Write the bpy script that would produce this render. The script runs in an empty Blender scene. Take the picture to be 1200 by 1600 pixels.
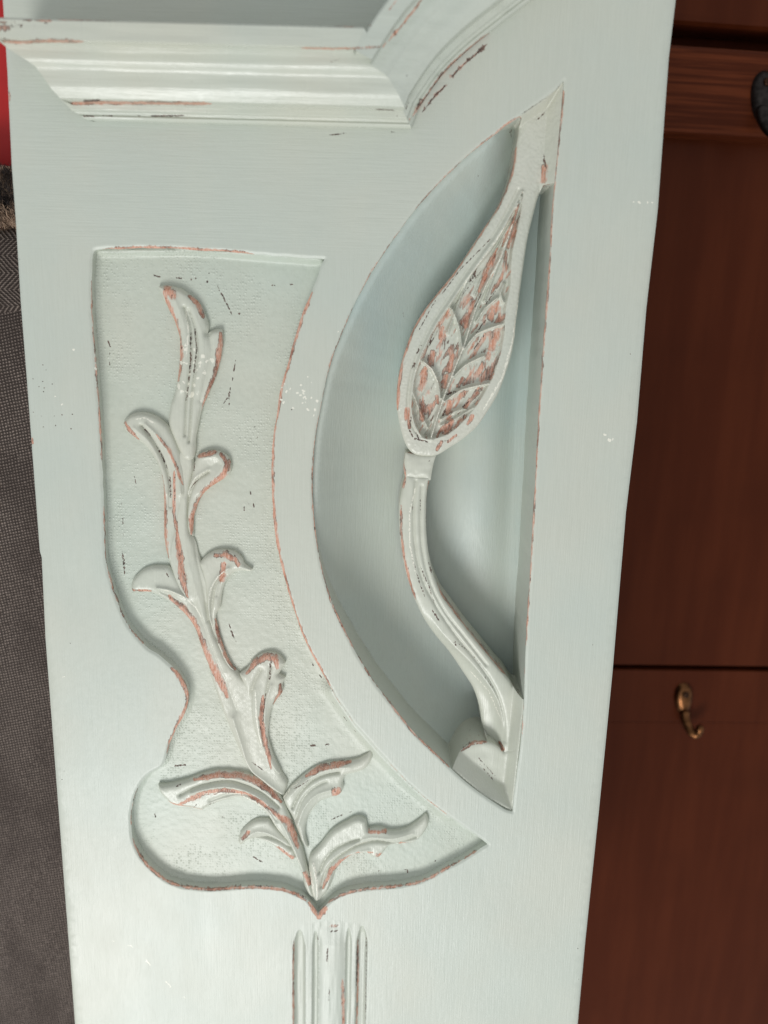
import bpy, math, random
import numpy as np
from mathutils import Matrix, Vector
from mathutils.geometry import delaunay_2d_cdt

random.seed(4)
rng = np.random.default_rng(4)
S = bpy.context.scene
COL = S.collection

# ------------------------------------------------------------------ camera
F = 1250.0                         # focal length in photo pixels (photo 1200 x 1600)
DIST = 400.0                       # mm from lens to the panel face
PITCH = math.radians(12.8)
ROLL = math.radians(1.45)
fw = np.array([0, math.cos(PITCH), -math.sin(PITCH)])
r0 = np.array([1.0, 0, 0])
u0 = np.array([0, math.sin(PITCH), math.cos(PITCH)])
RT = math.cos(ROLL) * r0 + math.sin(ROLL) * u0
UP = -math.sin(ROLL) * r0 + math.cos(ROLL) * u0
CAM = np.array([0.0, -DIST, 0.0])

cd = bpy.data.cameras.new("camera")
cam = bpy.data.objects.new("camera", cd)
COL.objects.link(cam)
M = Matrix.Identity(4)
for i in range(3):
    M[i][0] = RT[i]; M[i][1] = UP[i]; M[i][2] = -fw[i]; M[i][3] = CAM[i] / 1000
cam.matrix_world = M
cd.sensor_fit = 'HORIZONTAL'
cd.sensor_width = 36.0
cd.lens = 36.0 * F / 1200
cd.clip_start = 0.01
cd.clip_end = 50
cd.dof.use_dof = True
cd.dof.focus_distance = 0.425
cd.dof.aperture_fstop = 7.0
S.camera = cam

# ------------------------------------------------------------------ light
w = bpy.data.worlds.new("World")
S.world = w
w.use_nodes = True
w.node_tree.nodes["Background"].inputs[0].default_value = (0.95, 0.98, 1.0, 1)
w.node_tree.nodes["Background"].inputs[1].default_value = 0.575

def area(name, loc, target, size, power, col):
    l = bpy.data.lights.new(name, 'AREA')
    l.shape = 'RECTANGLE'
    l.size, l.size_y = size
    l.energy = power
    l.color = col
    o = bpy.data.objects.new(name, l)
    COL.objects.link(o)
    o.location = loc
    o.rotation_euler = (Vector(target) - Vector(loc)).to_track_quat('-Z', 'Y').to_euler()
    return o

area("window_light", (-0.50, -1.40, -1.45), (0, 0, -0.1), (0.95, 0.65), 26.2, (1.0, 0.995, 0.98))
S.view_settings.view_transform = 'Standard'
S.view_settings.look = 'None'
S.view_settings.exposure = 0.0
S.view_settings.gamma = 1.0

# ------------------------------------------------------------------ helpers
def rays(px):
    px = np.asarray(px, float).reshape(-1, 2)
    return fw[None] + ((px[:, :1] - 600) / F) * RT[None] + ((800 - px[:, 1:2]) / F) * UP[None]

def P(px, h=0.0):
    """photo pixel -> (x, z) in mm on the plane lying h mm in front of the panel face"""
    d = rays(px)
    t = (-h - CAM[1]) / d[:, 1]
    p = CAM[None] + d * t[:, None]
    return p[:, [0, 2]]

def smooth(pts, closed=True, step=1.0, corner=48):
    """Catmull-Rom through the points, sharp where they turn sharply, resampled"""
    p = np.asarray(pts, float)
    n = len(p)
    out = []
    nxt = lambda i: p[(i + 1) % n] if closed else p[min(i + 1, n - 1)]
    prv = lambda i: p[(i - 1) % n] if closed else p[max(i - 1, 0)]
    tin, tout = [], []
    for i in range(n):
        a, b = p[i] - prv(i), nxt(i) - p[i]
        la, lb = np.linalg.norm(a), np.linalg.norm(b)
        if la < 1e-9 or lb < 1e-9:
            t = a if la > lb else b
            tin.append(t); tout.append(t); continue
        ang = math.degrees(math.acos(np.clip(a @ b / la / lb, -1, 1)))
        if ang > corner:
            tin.append(a); tout.append(b)
        else:
            dirn = a / la + b / lb
            dirn /= np.linalg.norm(dirn)
            tin.append(dirn * la); tout.append(dirn * lb)
    for i in range(n if closed else n - 1):
        j = (i + 1) % n
        L = np.linalg.norm(p[j] - p[i])
        k = max(1, int(round(L / step)))
        t = (np.arange(k) / k)[:, None]
        out.append((2 * t**3 - 3 * t**2 + 1) * p[i] + (t**3 - 2 * t**2 + t) * tout[i]
                   + (-2 * t**3 + 3 * t**2) * p[j] + (t**3 - t**2) * tin[j])
    r = np.concatenate(out)
    if not closed:
        r = np.vstack([r, p[-1]])
    return r

def inside(pts, poly):
    x, y = pts[:, 0], pts[:, 1]
    res = np.zeros(len(pts), bool)
    a, b = poly, np.roll(poly, -1, 0)
    for (x1, y1), (x2, y2) in zip(a, b):
        if y1 == y2:
            continue
        c = ((y1 > y) != (y2 > y))
        if c.any():
            res ^= c & (x < (x2 - x1) * (y - y1) / (y2 - y1) + x1)
    return res

def dist(pts, line, closed=False):
    line = np.asarray(line, float)
    if len(line) == 1:
        return np.linalg.norm(pts - line[0], axis=1)
    if closed:
        line = np.vstack([line, line[:1]])
    px, py = pts[:, 0], pts[:, 1]
    CH = 14
    ch = [line[i:i + CH + 1] for i in range(0, len(line) - 1, CH)]
    ctr = [(c.min(0) + c.max(0)) / 2 for c in ch]
    rad = [np.sqrt(((c - m) ** 2).sum(1).max()) for c, m in zip(ch, ctr)]
    best = np.full(len(pts), 1e9)
    far = []
    for m, r in zip(ctr, rad):
        q = np.hypot(px - m[0], py - m[1])
        far.append(q - r)
        np.minimum(best, q + r, out=best)
    for c, q in zip(ch, far):
        k = np.where(q < best)[0]
        if not len(k):
            continue
        x, y = px[k], py[k]
        bb = best[k]
        for p1, p2 in zip(c[:-1], c[1:]):
            vx, vy = p2 - p1
            L = vx * vx + vy * vy
            if L < 1e-12:
                continue
            qx, qy = x - p1[0], y - p1[1]
            t = np.clip((qx * vx + qy * vy) / L, 0, 1)
            bb = np.minimum(bb, np.hypot(qx - t * vx, qy - t * vy))
        best[k] = bb
    return best

_lat = rng.random((64, 64))
def vnoise(x, y):
    xi, yi = np.floor(x).astype(int), np.floor(y).astype(int)
    fx, fy = x - xi, y - yi
    fx = fx * fx * (3 - 2 * fx); fy = fy * fy * (3 - 2 * fy)
    g = lambda i, j: _lat[i % 64, j % 64]
    return ((g(xi, yi) * (1 - fx) + g(xi + 1, yi) * fx) * (1 - fy)
            + (g(xi, yi + 1) * (1 - fx) + g(xi + 1, yi + 1) * fx) * fy) - 0.5

def hexgrid(lo, hi, step):
    xs = np.arange(lo[0], hi[0], step)
    zs = np.arange(lo[1], hi[1], step * 0.866)
    X, Z = np.meshgrid(xs, zs)
    X = X + (np.arange(len(zs)) % 2)[:, None] * step * 0.5
    g = np.stack([X.ravel(), Z.ravel()], 1)
    return g + rng.uniform(-.12, .12, g.shape) * step

def near_grid(line, rad, st):
    """points of one hexagonal lattice lying near the line"""
    keys = set()
    n = int(rad / st) + 2
    for q in line:
        j0 = int(q[1] / (st * .866))
        i0 = int(q[0] / st)
        keys.add((i0, j0))
    out = set()
    for i0, j0 in keys:
        for j in range(j0 - n - 1, j0 + n + 2):
            for i in range(i0 - n, i0 + n + 1):
                out.add((i, j))
    k = np.array(list(out))
    g = np.stack([(k[:, 0] + (k[:, 1] % 2) * .5) * st, k[:, 1] * st * .866], 1)
    return g + rng.uniform(-.12, .12, g.shape) * st

# strokes of wear, chips, white flecks and painted ridge highlights: (points in photo px, width in px, strength)
from collections import defaultdict
STROKES = defaultdict(list)
TAG = 'board'
def stroke(kind, pts, width, amt=1.0, h=0.0):
    STROKES[kind].append((P(pts, h), width * (.25 if kind == 'wear' else .28), amt, TAG, np.asarray(pts, float), width))

def taper(p, line, wd):
    """strokes thin out towards their ends"""
    if len(line) < 3:
        return wd
    e = np.minimum(np.linalg.norm(p - line[0], axis=1), np.linalg.norm(p - line[-1], axis=1))
    return wd * (.35 + .65 * np.clip(e / (4.5 * wd), 0, 1))

def falloff(d, wd):
    return np.clip(1.28 - .80 * d / wd, 0, 1)

def paint(pts, tag):
    res = {}
    for k in ('wear', 'chip', 'fleck_and_glint'):
        v = np.zeros(len(pts))
        for line, wd, amt, tg, _, _ in STROKES[k]:
            if tg != tag:
                continue
            lo, hi = line.min(0) - wd * 1.7, line.max(0) + wd * 1.7
            m = np.where((pts[:, 0] > lo[0]) & (pts[:, 0] < hi[0]) & (pts[:, 1] > lo[1]) & (pts[:, 1] < hi[1]))[0]
            if len(m):
                v[m] = np.maximum(v[m], falloff(dist(pts[m], line), taper(pts[m], line, wd)) * amt)
        res[k] = v
    return res

def paint_solid(V, tag):
    """the same for a surface with steep faces: distances measured as the photo shows them"""
    d = V - CAM
    f = d @ fw
    px = np.stack([600 + F * (d @ RT) / f, 800 - F * (d @ UP) / f], 1)
    res = {}
    for k in ('wear', 'chip', 'fleck_and_glint'):
        v = np.zeros(len(px))
        for _, _, amt, tg, line, wd in STROKES[k]:
            if tg == tag:
                v = np.maximum(v, falloff(dist(px, line), taper(px, line, wd * .72)) * amt)
        res[k] = v
    return res

def link(name, verts, faces, mat, parent=None, smooth_shade=True, attrs=None):
    me = bpy.data.meshes.new(name)
    me.from_pydata([tuple(v) for v in verts], [], [tuple(f) for f in faces])
    me.update()
    if smooth_shade:
        me.shade_smooth()
    for k, v in (attrs or {}).items():
        a = me.attributes.new(k, 'FLOAT', 'POINT')
        a.data.foreach_set('value', np.asarray(v, np.float32))
    if mat:
        me.materials.append(mat)
    o = bpy.data.objects.new(name, me)
    COL.objects.link(o)
    if parent:
        o.parent = parent
    return o

def empty(name, label, cat, group=None, loc=(0, 0, 0)):
    o = bpy.data.objects.new(name, None)
    o.empty_display_size = 0.02
    o.location = loc
    COL.objects.link(o)
    o['label'] = label
    o['category'] = cat
    if group:
        o['group'] = group
    return o

def triangulate(loops, pts):
    """loops: outer first, then holes (mm). Returns verts, triangles"""
    V, E = [], []
    for L in loops:
        b = len(V)
        V += [Vector(q) for q in L]
        E += [(b + i, b + (i + 1) % len(L)) for i in range(len(L))]
    V += [Vector(q) for q in pts]
    ov, oe, of, _, _, _ = delaunay_2d_cdt(V, E, [], 0, 1e-5)
    ov = np.array([tuple(q) for q in ov])
    t = np.array([f for f in of if len(f) == 3])
    c = ov[t].mean(1)
    m = inside(c, loops[0])
    for L in loops[1:]:
        m &= ~inside(c, L)
    t = t[m]
    a, b, c = ov[t[:, 0]], ov[t[:, 1]], ov[t[:, 2]]
    s = (b[:, 0] - a[:, 0]) * (c[:, 1] - a[:, 1]) - (b[:, 1] - a[:, 1]) * (c[:, 0] - a[:, 0])
    t[s < 0] = t[s < 0][:, ::-1]
    return ov, t

def area2(L):
    x, y = L[:, 0], L[:, 1]
    return np.sum(x * np.roll(y, -1) - np.roll(x, -1) * y)

def carve(name, loops, hfun, mat, parent, base, step=1.0, refine=(), walls=True, wallwear=0.0, tag='board', basewear=None):
    """A carved surface: filled outline, height hfun(points, distance to the outline), side walls down to base"""
    lo, hi = loops[0].min(0), loops[0].max(0)
    g = hexgrid(lo, hi, step)
    allp = [g]
    for line, rad, st in refine:
        q = near_grid(line, rad, st)
        dd = dist(q, line)
        q = q[dd < rad]
        allp = [a[dist(a, line) >= rad] for a in allp] + [q]
    g = np.concatenate(allp)
    m = inside(g, loops[0])
    for L in loops[1:]:
        m &= ~inside(g, L)
    g = g[m]
    d = np.min([dist(g, L, True) for L in loops], axis=0)
    g = g[d > 0.28 * min(step, 0.7)]
    V, T = triangulate(loops, g)
    d = np.min([dist(V, L, True) for L in loops], axis=0)
    h = hfun(V, d)
    att = paint(V, tag)
    if basewear is not None:
        att['wear'] = np.maximum(att['wear'], basewear(V, d))
    verts = [np.stack([V[:, 0], -h, V[:, 1]], 1)]
    faces = [tuple(t) for t in T]
    A = {k: [v] for k, v in att.items()}
    n = len(V)
    if walls:
        for li, L in enumerate(loops):
            k = len(L)
            if (area2(L) > 0) != (li == 0):
                L = L[::-1]
            hb = hfun(L, np.zeros(k))
            b = base[li] if isinstance(base, (list, tuple)) else base
            ns = 3
            aw = paint(L, tag)
            for s in range(ns + 1):
                hh = np.maximum(hb - [0, .8, 2.6, 1e3][s], b)
                verts.append(np.stack([L[:, 0], -hh, L[:, 1]], 1))
                fall = [1, .72, .22, 0][s]
                for kk in A:
                    A[kk].append(aw[kk] * fall + (wallwear * [1, 1, .9, .2][s] if kk == 'wear' else 0))
            for s in range(ns):
                for i in range(k):
                    j = (i + 1) % k
                    faces.append((n + s * k + i, n + (s + 1) * k + i, n + (s + 1) * k + j, n + s * k + j))
            n += k * (ns + 1)
    verts = np.concatenate(verts) / 1000.0
    return link(name, verts, faces, mat, parent, True, {k: np.concatenate(v) for k, v in A.items()})

# ------------------------------------------------------------------ materials
def lin(r, g, b):
    f = lambda c: (c / 255 / 12.92) if c / 255 <= .04045 else ((c / 255 + .055) / 1.055) ** 2.4
    return (f(r), f(g), f(b), 1)

class NT:
    def __init__(s, name):
        s.m = bpy.data.materials.new(name)
        s.m.use_nodes = True
        s.n = s.m.node_tree.nodes
        s.l = s.m.node_tree.links
        s.b = s.n['Principled BSDF']
    def add(s, t, **kw):
        o = s.n.new(t)
        for k, v in kw.items():
            setattr(o, k, v)
        return o
    def put(s, sock, v):
        if hasattr(v, 'is_linked') or hasattr(v, 'links'):
            s.l.new(v, sock)
        else:
            sock.default_value = v
    def math(s, op, a, b=0.0, c=0.0, clamp=False):
        o = s.add('ShaderNodeMath', operation=op, use_clamp=clamp)
        s.put(o.inputs[0], a); s.put(o.inputs[1], b); s.put(o.inputs[2], c)
        return o.outputs[0]
    def mix(s, f, a, b, mode='MIX'):
        o = s.add('ShaderNodeMix', data_type='RGBA', blend_type=mode)
        s.put(o.inputs[0], f); s.put(o.inputs[6], a); s.put(o.inputs[7], b)
        return o.outputs[2]
    def map(s, v, a, b, lo=0.0, hi=1.0):
        o = s.add('ShaderNodeMapRange', interpolation_type='SMOOTHSTEP')
        s.put(o.inputs[0], v); s.put(o.inputs[1], a); s.put(o.inputs[2], b)
        s.put(o.inputs[3], lo); s.put(o.inputs[4], hi)
        return o.outputs[0]
    def coord(s, scale, rot=(0, 0, 0)):
        tc = s.add('ShaderNodeTexCoord')
        mp = s.add('ShaderNodeMapping')
        mp.inputs['Scale'].default_value = scale
        mp.inputs['Rotation'].default_value = rot
        s.l.new(tc.outputs['Object'], mp.inputs['Vector'])
        return mp.outputs[0]
    def noise(s, vec, scale=1.0, detail=3.0, rough=.55):
        o = s.add('ShaderNodeTexNoise')
        s.put(o.inputs['Vector'], vec)
        o.inputs['Scale'].default_value = scale
        o.inputs['Detail'].default_value = detail
        o.inputs['Roughness'].default_value = rough
        return o.outputs['Fac']
    def attr(s, name):
        return s.add('ShaderNodeAttribute', attribute_name=name).outputs['Fac']
    def bump(s, h, strength, d, normal=None):
        o = s.add('ShaderNodeBump')
        o.inputs['Strength'].default_value = strength
        o.inputs['Distance'].default_value = d
        s.put(o.inputs['Height'], h)
        if normal is not None:
            s.l.new(normal, o.inputs['Normal'])
        return o.outputs[0]

def paint_material(name, base, tint, stipple=0.0, brush='v', rough=0.40, lean=0.0, grain=1.0):
    t = NT(name)
    big = t.noise(t.coord((9, 9, 9)), 1, 3)
    mid = t.noise(t.coord((60, 60, 25)), 1, 4)
    col = t.mix(t.map(big, .35, .68), base, tint)
    col = t.mix(t.math('MULTIPLY', t.map(mid, .45, .75), .10), col, lin(206, 206, 190))
    # brush marks
    if brush == 'v':
        br = t.noise(t.coord((1500, 900, 45)), 1, 3, .6)
        bh = t.noise(t.coord((40, 900, 1300)), 1, 3, .6)
        tc = t.add('ShaderNodeTexCoord'); sp = t.add('ShaderNodeSeparateXYZ')
        t.l.new(tc.outputs['Object'], sp.inputs[0])
        up = t.math('MULTIPLY', t.map(sp.outputs[2], .025, .045), t.map(sp.outputs[0], .0, .05, 1.0, 0.0))
        br = t.math('ADD', t.math('MULTIPLY', bh, up), t.math('MULTIPLY', br, t.math('SUBTRACT', 1.0, up)))
    elif brush == 'h':
        br = t.noise(t.coord((45, 900, 1500)), 1, 3, .6)
    else:
        br = t.noise(t.coord((500, 500, 300)), 1, 3, .6)
    col = t.mix(t.math('MULTIPLY', t.map(br, .3, .75), .12), col, lin(160, 165, 150))
    # worn wood
    wear = t.attr('wear')
    n1 = t.noise(t.coord((900, 700, 300 * grain), (0, lean, 0)), 1, 4, .65)
    nm = t.noise(t.coord((420, 420, 150 * grain), (0, lean, 0)), 1, 2, .5)
    val = t.math('ADD', t.math('ADD', wear, t.math('MULTIPLY', t.math('SUBTRACT', n1, .5), 1.3)), t.math('MULTIPLY', t.math('SUBTRACT', nm, .5), .9))
    mask = t.map(val, .56, .88)
    rim = t.math('MULTIPLY', t.map(val, .48, .60), t.math('SUBTRACT', 1.0, mask))
    n2 = t.noise(t.coord((1400, 900, 260 * grain), (0, lean, 0)), 1, 3, .6)
    n3 = t.noise(t.coord((160, 160, 90)), 1, 2)
    wood = t.mix(t.map(n2, .35, .7), lin(190, 134, 110), lin(216, 170, 148))
    wood = t.mix(t.map(n3, .52, .66), wood, lin(150, 104, 86))
    wood = t.mix(t.map(n1, .60, .67), wood, lin(84, 60, 52))
    wood = t.mix(t.math('MULTIPLY', t.map(t.noise(t.coord((1900, 1500, 420)), 1, 3, .6), .50, .66), .62), wood, lin(212, 200, 186))
    rimc = t.mix(t.map(n3, .42, .58), lin(208, 178, 162), lin(104, 84, 74))
    col = t.mix(rim, col, rimc)
    col = t.mix(mask, col, wood)
    chip = t.attr('chip')
    n4 = t.noise(t.coord((1100, 800, 700)), 1, 3, .6)
    cv = t.math('ADD', chip, t.math('MULTIPLY', t.math('SUBTRACT', n4, .5), 1.5))
    cm = t.map(cv, .66, .76)
    col = t.mix(cm, col, t.mix(t.map(n2, .4, .6), lin(74, 60, 55), lin(112, 90, 80)))
    fl = t.map(t.math('ADD', t.attr('fleck_and_glint'), t.math('MULTIPLY', t.math('SUBTRACT', n4, .5), 1.2)), .62, .75)
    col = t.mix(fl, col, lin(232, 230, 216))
    t.l.new(col, t.b.inputs['Base Color'])
    rv = t.math('ADD', rough, t.math('MULTIPLY', t.math('SUBTRACT', mid, .5), .18))
    anyw = t.math('MAXIMUM', mask, cm)
    t.l.new(t.math('ADD', rv, t.math('MULTIPLY', anyw, .3)), t.b.inputs['Roughness'])
    t.b.inputs['Specular IOR Level'].default_value = .5
    nrm = t.bump(br, .55, .00026)
    nrm = t.bump(t.noise(t.coord((230, 230, 160)), 1, 3), .18 if stipple else .3, .0004, nrm)
    if stipple:
        vo = t.add('ShaderNodeTexVoronoi', feature='F1')
        t.put(vo.inputs['Vector'], t.coord((720, 720, 640)))
        vo.inputs['Scale'].default_value = 1.0
        vo.inputs['Randomness'].default_value = .4
        amp = t.map(t.noise(t.coord((28, 28, 28)), 1, 2), .40, .64, .12, 1.0)
        dot = t.math('MULTIPLY', t.map(vo.outputs['Distance'], .1, .55, 1.0, 0.0), amp)
        nrm = t.bump(dot, stipple, .0006, nrm)
    nrm = t.bump(t.math('SUBTRACT', 1.0, anyw), .6, .00025, nrm)
    t.l.new(nrm, t.b.inputs['Normal'])
    return t.m

SAGE, SAGE2 = lin(191, 198, 188), lin(196, 199, 187)
M_BOARD = paint_material('painted_board', SAGE, SAGE2, 0, 'v')
M_GROUND = paint_material('painted_stippled_ground', lin(189, 198, 186), lin(196, 199, 185), .5, 'n', .42)
M_LEAF = paint_material('painted_carving', lin(196, 200, 187), lin(202, 202, 188), 0, 'v', .31)
M_BUD = paint_material('painted_bud', lin(198, 201, 189), lin(203, 202, 189), 0, 'n', .33, math.radians(-28), .38)
M_NICHE = paint_material('painted_niche', lin(178, 193, 188), lin(188, 195, 185), 0, 'v', .40)
M_MOULD = paint_material('painted_moulding', lin(194, 200, 189), lin(200, 201, 187), 0, 'h', .27)

def wood_material(name, c1, c2, grain='h', rough=.45, grainamt=.6):
    t = NT(name)
    sc = (12, 40, 420) if grain == 'h' else (60, 40, 6)
    g = t.noise(t.coord(sc), 1, 4, .6)
    b = t.noise(t.coord((7, 7, 9)), 1, 3)
    col = t.mix(t.math('MULTIPLY', t.map(g, .35, .68), grainamt), c1, c2)
    col = t.mix(t.math('MULTIPLY', t.map(b, .45, .75), .35), col, (c1[0] * .6, c1[1] * .6, c1[2] * .55, 1))
    t.l.new(col, t.b.inputs['Base Color'])
    t.b.inputs['Roughness'].default_value = rough
    t.b.inputs['Specular IOR Level'].default_value = .08
    t.l.new(t.bump(g, .2, .0005), t.b.inputs['Normal'])
    return t.m

M_RAIL = wood_material('stained_wood_rail', lin(70, 30, 14), lin(104, 51, 28), 'h', .5, .9)
M_PANEL = wood_material('stained_wood_panel', lin(70, 30, 14), lin(84, 39, 20), 'v', .36, .5)

def metal_material(name, col, rough, metallic=1.0):
    t = NT(name)
    n = t.noise(t.coord((300, 300, 300)), 1, 3)
    t.l.new(t.mix(t.map(n, .35, .7), col, (col[0] * .5, col[1] * .5, col[2] * .5, 1)), t.b.inputs['Base Color'])
    t.b.inputs['Metallic'].default_value = metallic
    t.b.inputs['Roughness'].default_value = rough
    return t.m
M_BRASS = metal_material('aged_brass', lin(124, 84, 54), .34)
M_IRON = metal_material('dark_iron', lin(60, 56, 54), .45)
M_SCREW = metal_material('tarnished_screw', lin(70, 50, 38), .5)

# ------------------------------------------------------------------ wear, chips, flecks and ridge highlights (traced)
W = lambda p, wd, a=1.0, h=0.0: stroke('wear', p, wd, a, h)
C = lambda p, wd, a=1.0, h=0.0: stroke('chip', p, wd, a, h)
# edges of the leaf recess
W([(160,390),(200,388),(240,387),(300,390),(350,393),(395,397)], 4.2, 1.05)
W([(144,430),(143,470),(146,520),(150,580),(155,640),(157,680),(160,730)], 3.0, .78)
W([(162,790),(164,850),(167,885),(172,907),(181,935),(191,960),(203,982),(216,998),(234,1015)], 3.0, .78)
W([(487,457),(472,490),(460,530),(450,565),(440,600),(432,647),(427,662),(424,725),(425,775),(428,812),(435,865),(442,895),(449,920),(460,960),(470,987),(485,1020),(502,1050),(520,1085)], 5.4, 1.1)
W([(520,1085),(557,1140),(600,1187),(650,1237),(700,1275)], 2.6, .72)
W([(268,1044),(282,1060),(292,1078),(295,1096),(289,1114),(278,1135),(268,1158),(261,1180)], 7)
W([(206,1310),(217,1335),(230,1353),(247,1368),(267,1381),(292,1388),(330,1391),(367,1388),(405,1387),(442,1391),(462,1398),(478,1408)], 3.4, .9)
W([(482,1411),(491,1424),(497,1434)], 7); W([(508,1420),(498,1434)], 6)
W([(512,1412),(530,1401),(550,1394),(575,1390),(612,1387),(650,1381),(675,1371),(697,1358),(745,1331)], 3.0, .82)
W([(204,1290),(205,1267),(212,1240),(222,1222)], 2.4, .7)
# niche rim
W([(812,181),(792,194),(772,210),(750,227),(707,265),(662,312),(617,372),(582,422),(545,497),(517,565),(500,647),(492,690),(488,740),(489,790),(494,840),(503,890),(517,940),(540,990),(572,1047),(612,1102),(645,1145),(702,1199)], 2.6, .84)
C([(772,210),(707,265),(662,312),(617,372),(582,422),(545,497),(517,565),(500,647),(490,720)], 1.3, .70)
W([(881,142),(874,212),(867,275),(861,350),(860,392),(855,467),(850,530),(846,592),(841,667),(836,765),(832,840),(826,927),(822,1010)], 2.9, .86)
W([(820,1040),(817,1115),(816,1152)], 2, .7)
C([(880,128),(870,140),(862,147)], 2.4, .8)
C([(857,150),(838,163),(815,178)], 1.6, .72)
C([(878,160),(874,212),(868,270)], 2, .78)
# vine
TAG = 'leaf'
hL = -4.0
for p, wd in [
    ([(257,456),(268,485),(279,520),(283,560),(279,595)], 5.5), ([(262,452),(272,462)], 7),
    ([(297,463),(310,475),(318,495)], 6.5), ([(345,520),(345,540),(338,585),(327,612),(316,645)], 5),
    ([(196,660),(205,672),(216,686)], 6.5), ([(252,742),(257,790),(257,830),(262,872)], 6.0),
    ([(246,677),(265,700),(276,725),(287,757)], 2.6), ([(274,735),(273,800),(277,832)], 3), ([(277,832),(282,870),(285,900),(293,932)], 6.5),
    ([(345,709),(357,722),(352,739),(336,754),(320,768),(307,790),(300,815),(299,835)], 5.5), ([(312,712),(335,707)], 4),
    ([(264,931),(285,950),(303,972),(315,1000),(327,1030),(341,1055),(356,1088)], 7.5), ([(208,922),(235,923)], 3),
    ([(337,867),(352,866),(368,873),(374,882)], 9), ([(350,880),(347,905)], 5), ([(337,968),(343,995),(352,1020),(367,1047)], 5),
    ([(386,1051),(399,1034),(415,1025),(431,1027),(434,1042)], 6.5), ([(438,1068),(438,1082),(428,1100)], 5.5),
    ([(412,1085),(409,1120),(413,1150),(420,1180),(424,1200)], 4.2),
    ([(303,1217),(340,1209),(375,1210),(395,1216),(420,1231),(440,1252)], 4.4),
    ([(282,1254),(320,1236),(350,1231),(385,1237),(410,1251),(430,1268),(450,1280),(458,1300),(466,1322)], 5.5),
    ([(262,1250),(290,1259),(316,1263)], 3), ([(380,1309),(389,1298)], 4), ([(434,1324),(456,1339)], 5),
    ([(478,1212),(500,1199),(525,1194),(548,1190)], 4.5), ([(526,1234),(526,1238)], 9),
    ([(577,1298),(602,1298)], 3), ([(505,1385),(518,1356),(535,1341),(560,1331),(582,1329)], 4.4), ([(593,1334)], 6),
    ([(625,1318),(650,1316)], 3), ([(476,1360),(484,1380)], 4)]:
    W(p, wd * 1.3, .98, hL)
for p, wd in [
    ([(299,512),(299,560),(294,610),(291,628)], 1.8), ([(305,512),(308,545),(303,590)], 1.6), ([(281,530),(285,545)], 2),
    ([(227,671),(236,680)], 2.6), ([(244,696),(253,710),(262,732)], 2.4), ([(266,745),(267,776)], 2.6), ([(275,740),(274,790)], 1.4),
    ([(312,747),(302,757),(297,765)], 1.6), ([(305,725),(303,735)], 2),
    ([(257,888),(264,900)], 1.8), ([(424,1030),(422,1060)], 3), ([(416,1080),(412,1110),(411,1140)], 2),
    ([(395,1190),(412,1202)], 2), ([(277,1227),(283,1224)], 2), ([(302,1262),(308,1254)], 1.6), ([(325,1256),(355,1249)], 1.2),
    ([(460,1230),(485,1215)], 1.4), ([(402,1256)], 1.8)]:
    C(p, wd, .82, hL)
# chips on the stippled ground
hG = -6.6
TAG = 'ground'
for p, wd in [
    ([(191,862),(194,880),(195,897)], 3.0), ([(391,768),(397,792)], 1.7), ([(381,789),(382,797)], 1.8), ([(389,787)], 1.6),
    ([(358,975),(363,990),(369,1003)], 2.6), ([(241,430),(250,433)], 2), ([(276,434),(284,435)], 2), ([(299,437)], 2.2), ([(306,435)], 2),
    ([(324,440)], 3), ([(327,427)], 1.6), ([(340,447),(348,462),(356,478),(363,493)], 2.1), ([(374,490)], 2.4),
    ([(369,560),(366,575),(363,595)], 1.7), ([(360,605),(358,618),(358,635)], 2.3), ([(355,622),(350,630)], 1.6),
    ([(169,533),(172,541)], 2.2), ([(171,552),(171,570)], 1.6), ([(210,745),(213,757)], 1.5), ([(190,785),(192,815),(193,838)], 1.3),
    ([(486,1165),(514,1163)], 3), ([(274,1197),(289,1195)], 2.8), ([(396,1339),(410,1347)], 2.2), ([(518,1281),(530,1275),(550,1268)], 1.8),
    ([(590,1361),(635,1359)], 1.6), ([(636,1358),(637,1363)], 2), ([(425,446),(458,444)], 1.6), ([(487,1036),(502,1058)], 2.2),
    ([(520,1095),(540,1120),(556,1140)], 1.6), ([(242,1272),(243,1276)], 2.2), ([(348,1277)], 1.8), ([(680,1345)], 2), ([(398,667)], 1.6), ([(402,683)], 1.4)]:
    C(p, wd, .86, hG)
TAG = 'board'
C([(331,1386),(380,1384),(430,1387)], 2.4, .74, 0); C([(470,1400),(478,1406)], 3, .8); C([(208,1275),(208,1250)], 2, .75)
C([(212,1318),(220,1336)], 3, .8)
# dots and scratches on the board
for p in [(72,578),(52,592),(82,600),(67,596),(61,604),(69,606),(68,612),(52,644),(65,650),(85,650),(97,648),(113,647),(68,667),(87,665),(111,670),(100,1205),(97,1218),(110,1005),(30,405),(903,1482),(904,1530),(67,570),(456,640),(640,1060),(985,553)]:
    C([p], 1.5, .92)
C([(514,211),(525,210),(541,208)], 1.7, .8); C([(612,206),(616,206)], 1.6, .8); C([(926,1006),(929,1027)], .9, .75)
C([(925,1205),(925,1240)], 2.6, .50); C([(14,144),(15,152)], 3, .72); W([(14,146),(14,155)], 3, .8)
W([(49,686),(50,692)], 3.4, 1)
for p in [(445,600),(452,606),(447,612),(466,610),(470,618),(476,622),(480,638),(493,626),(494,640),(440,622),(492,650),(83,618),(117,544),(97,631),(147,575),(945,682),(950,687),(955,690),(990,316),(1000,317),(1010,317),(1018,316),(530,520)]:
    q = (p[0] + random.gauss(0, 1.6), p[1] + random.gauss(0, 1.6))
    stroke('fleck_and_glint', [q, (q[0] + random.uniform(-2.5, 2.5), q[1] + random.uniform(-2.5, 2.5))], random.choice([1.2, 1.6, 2.4, 3.4]), .92)
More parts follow.
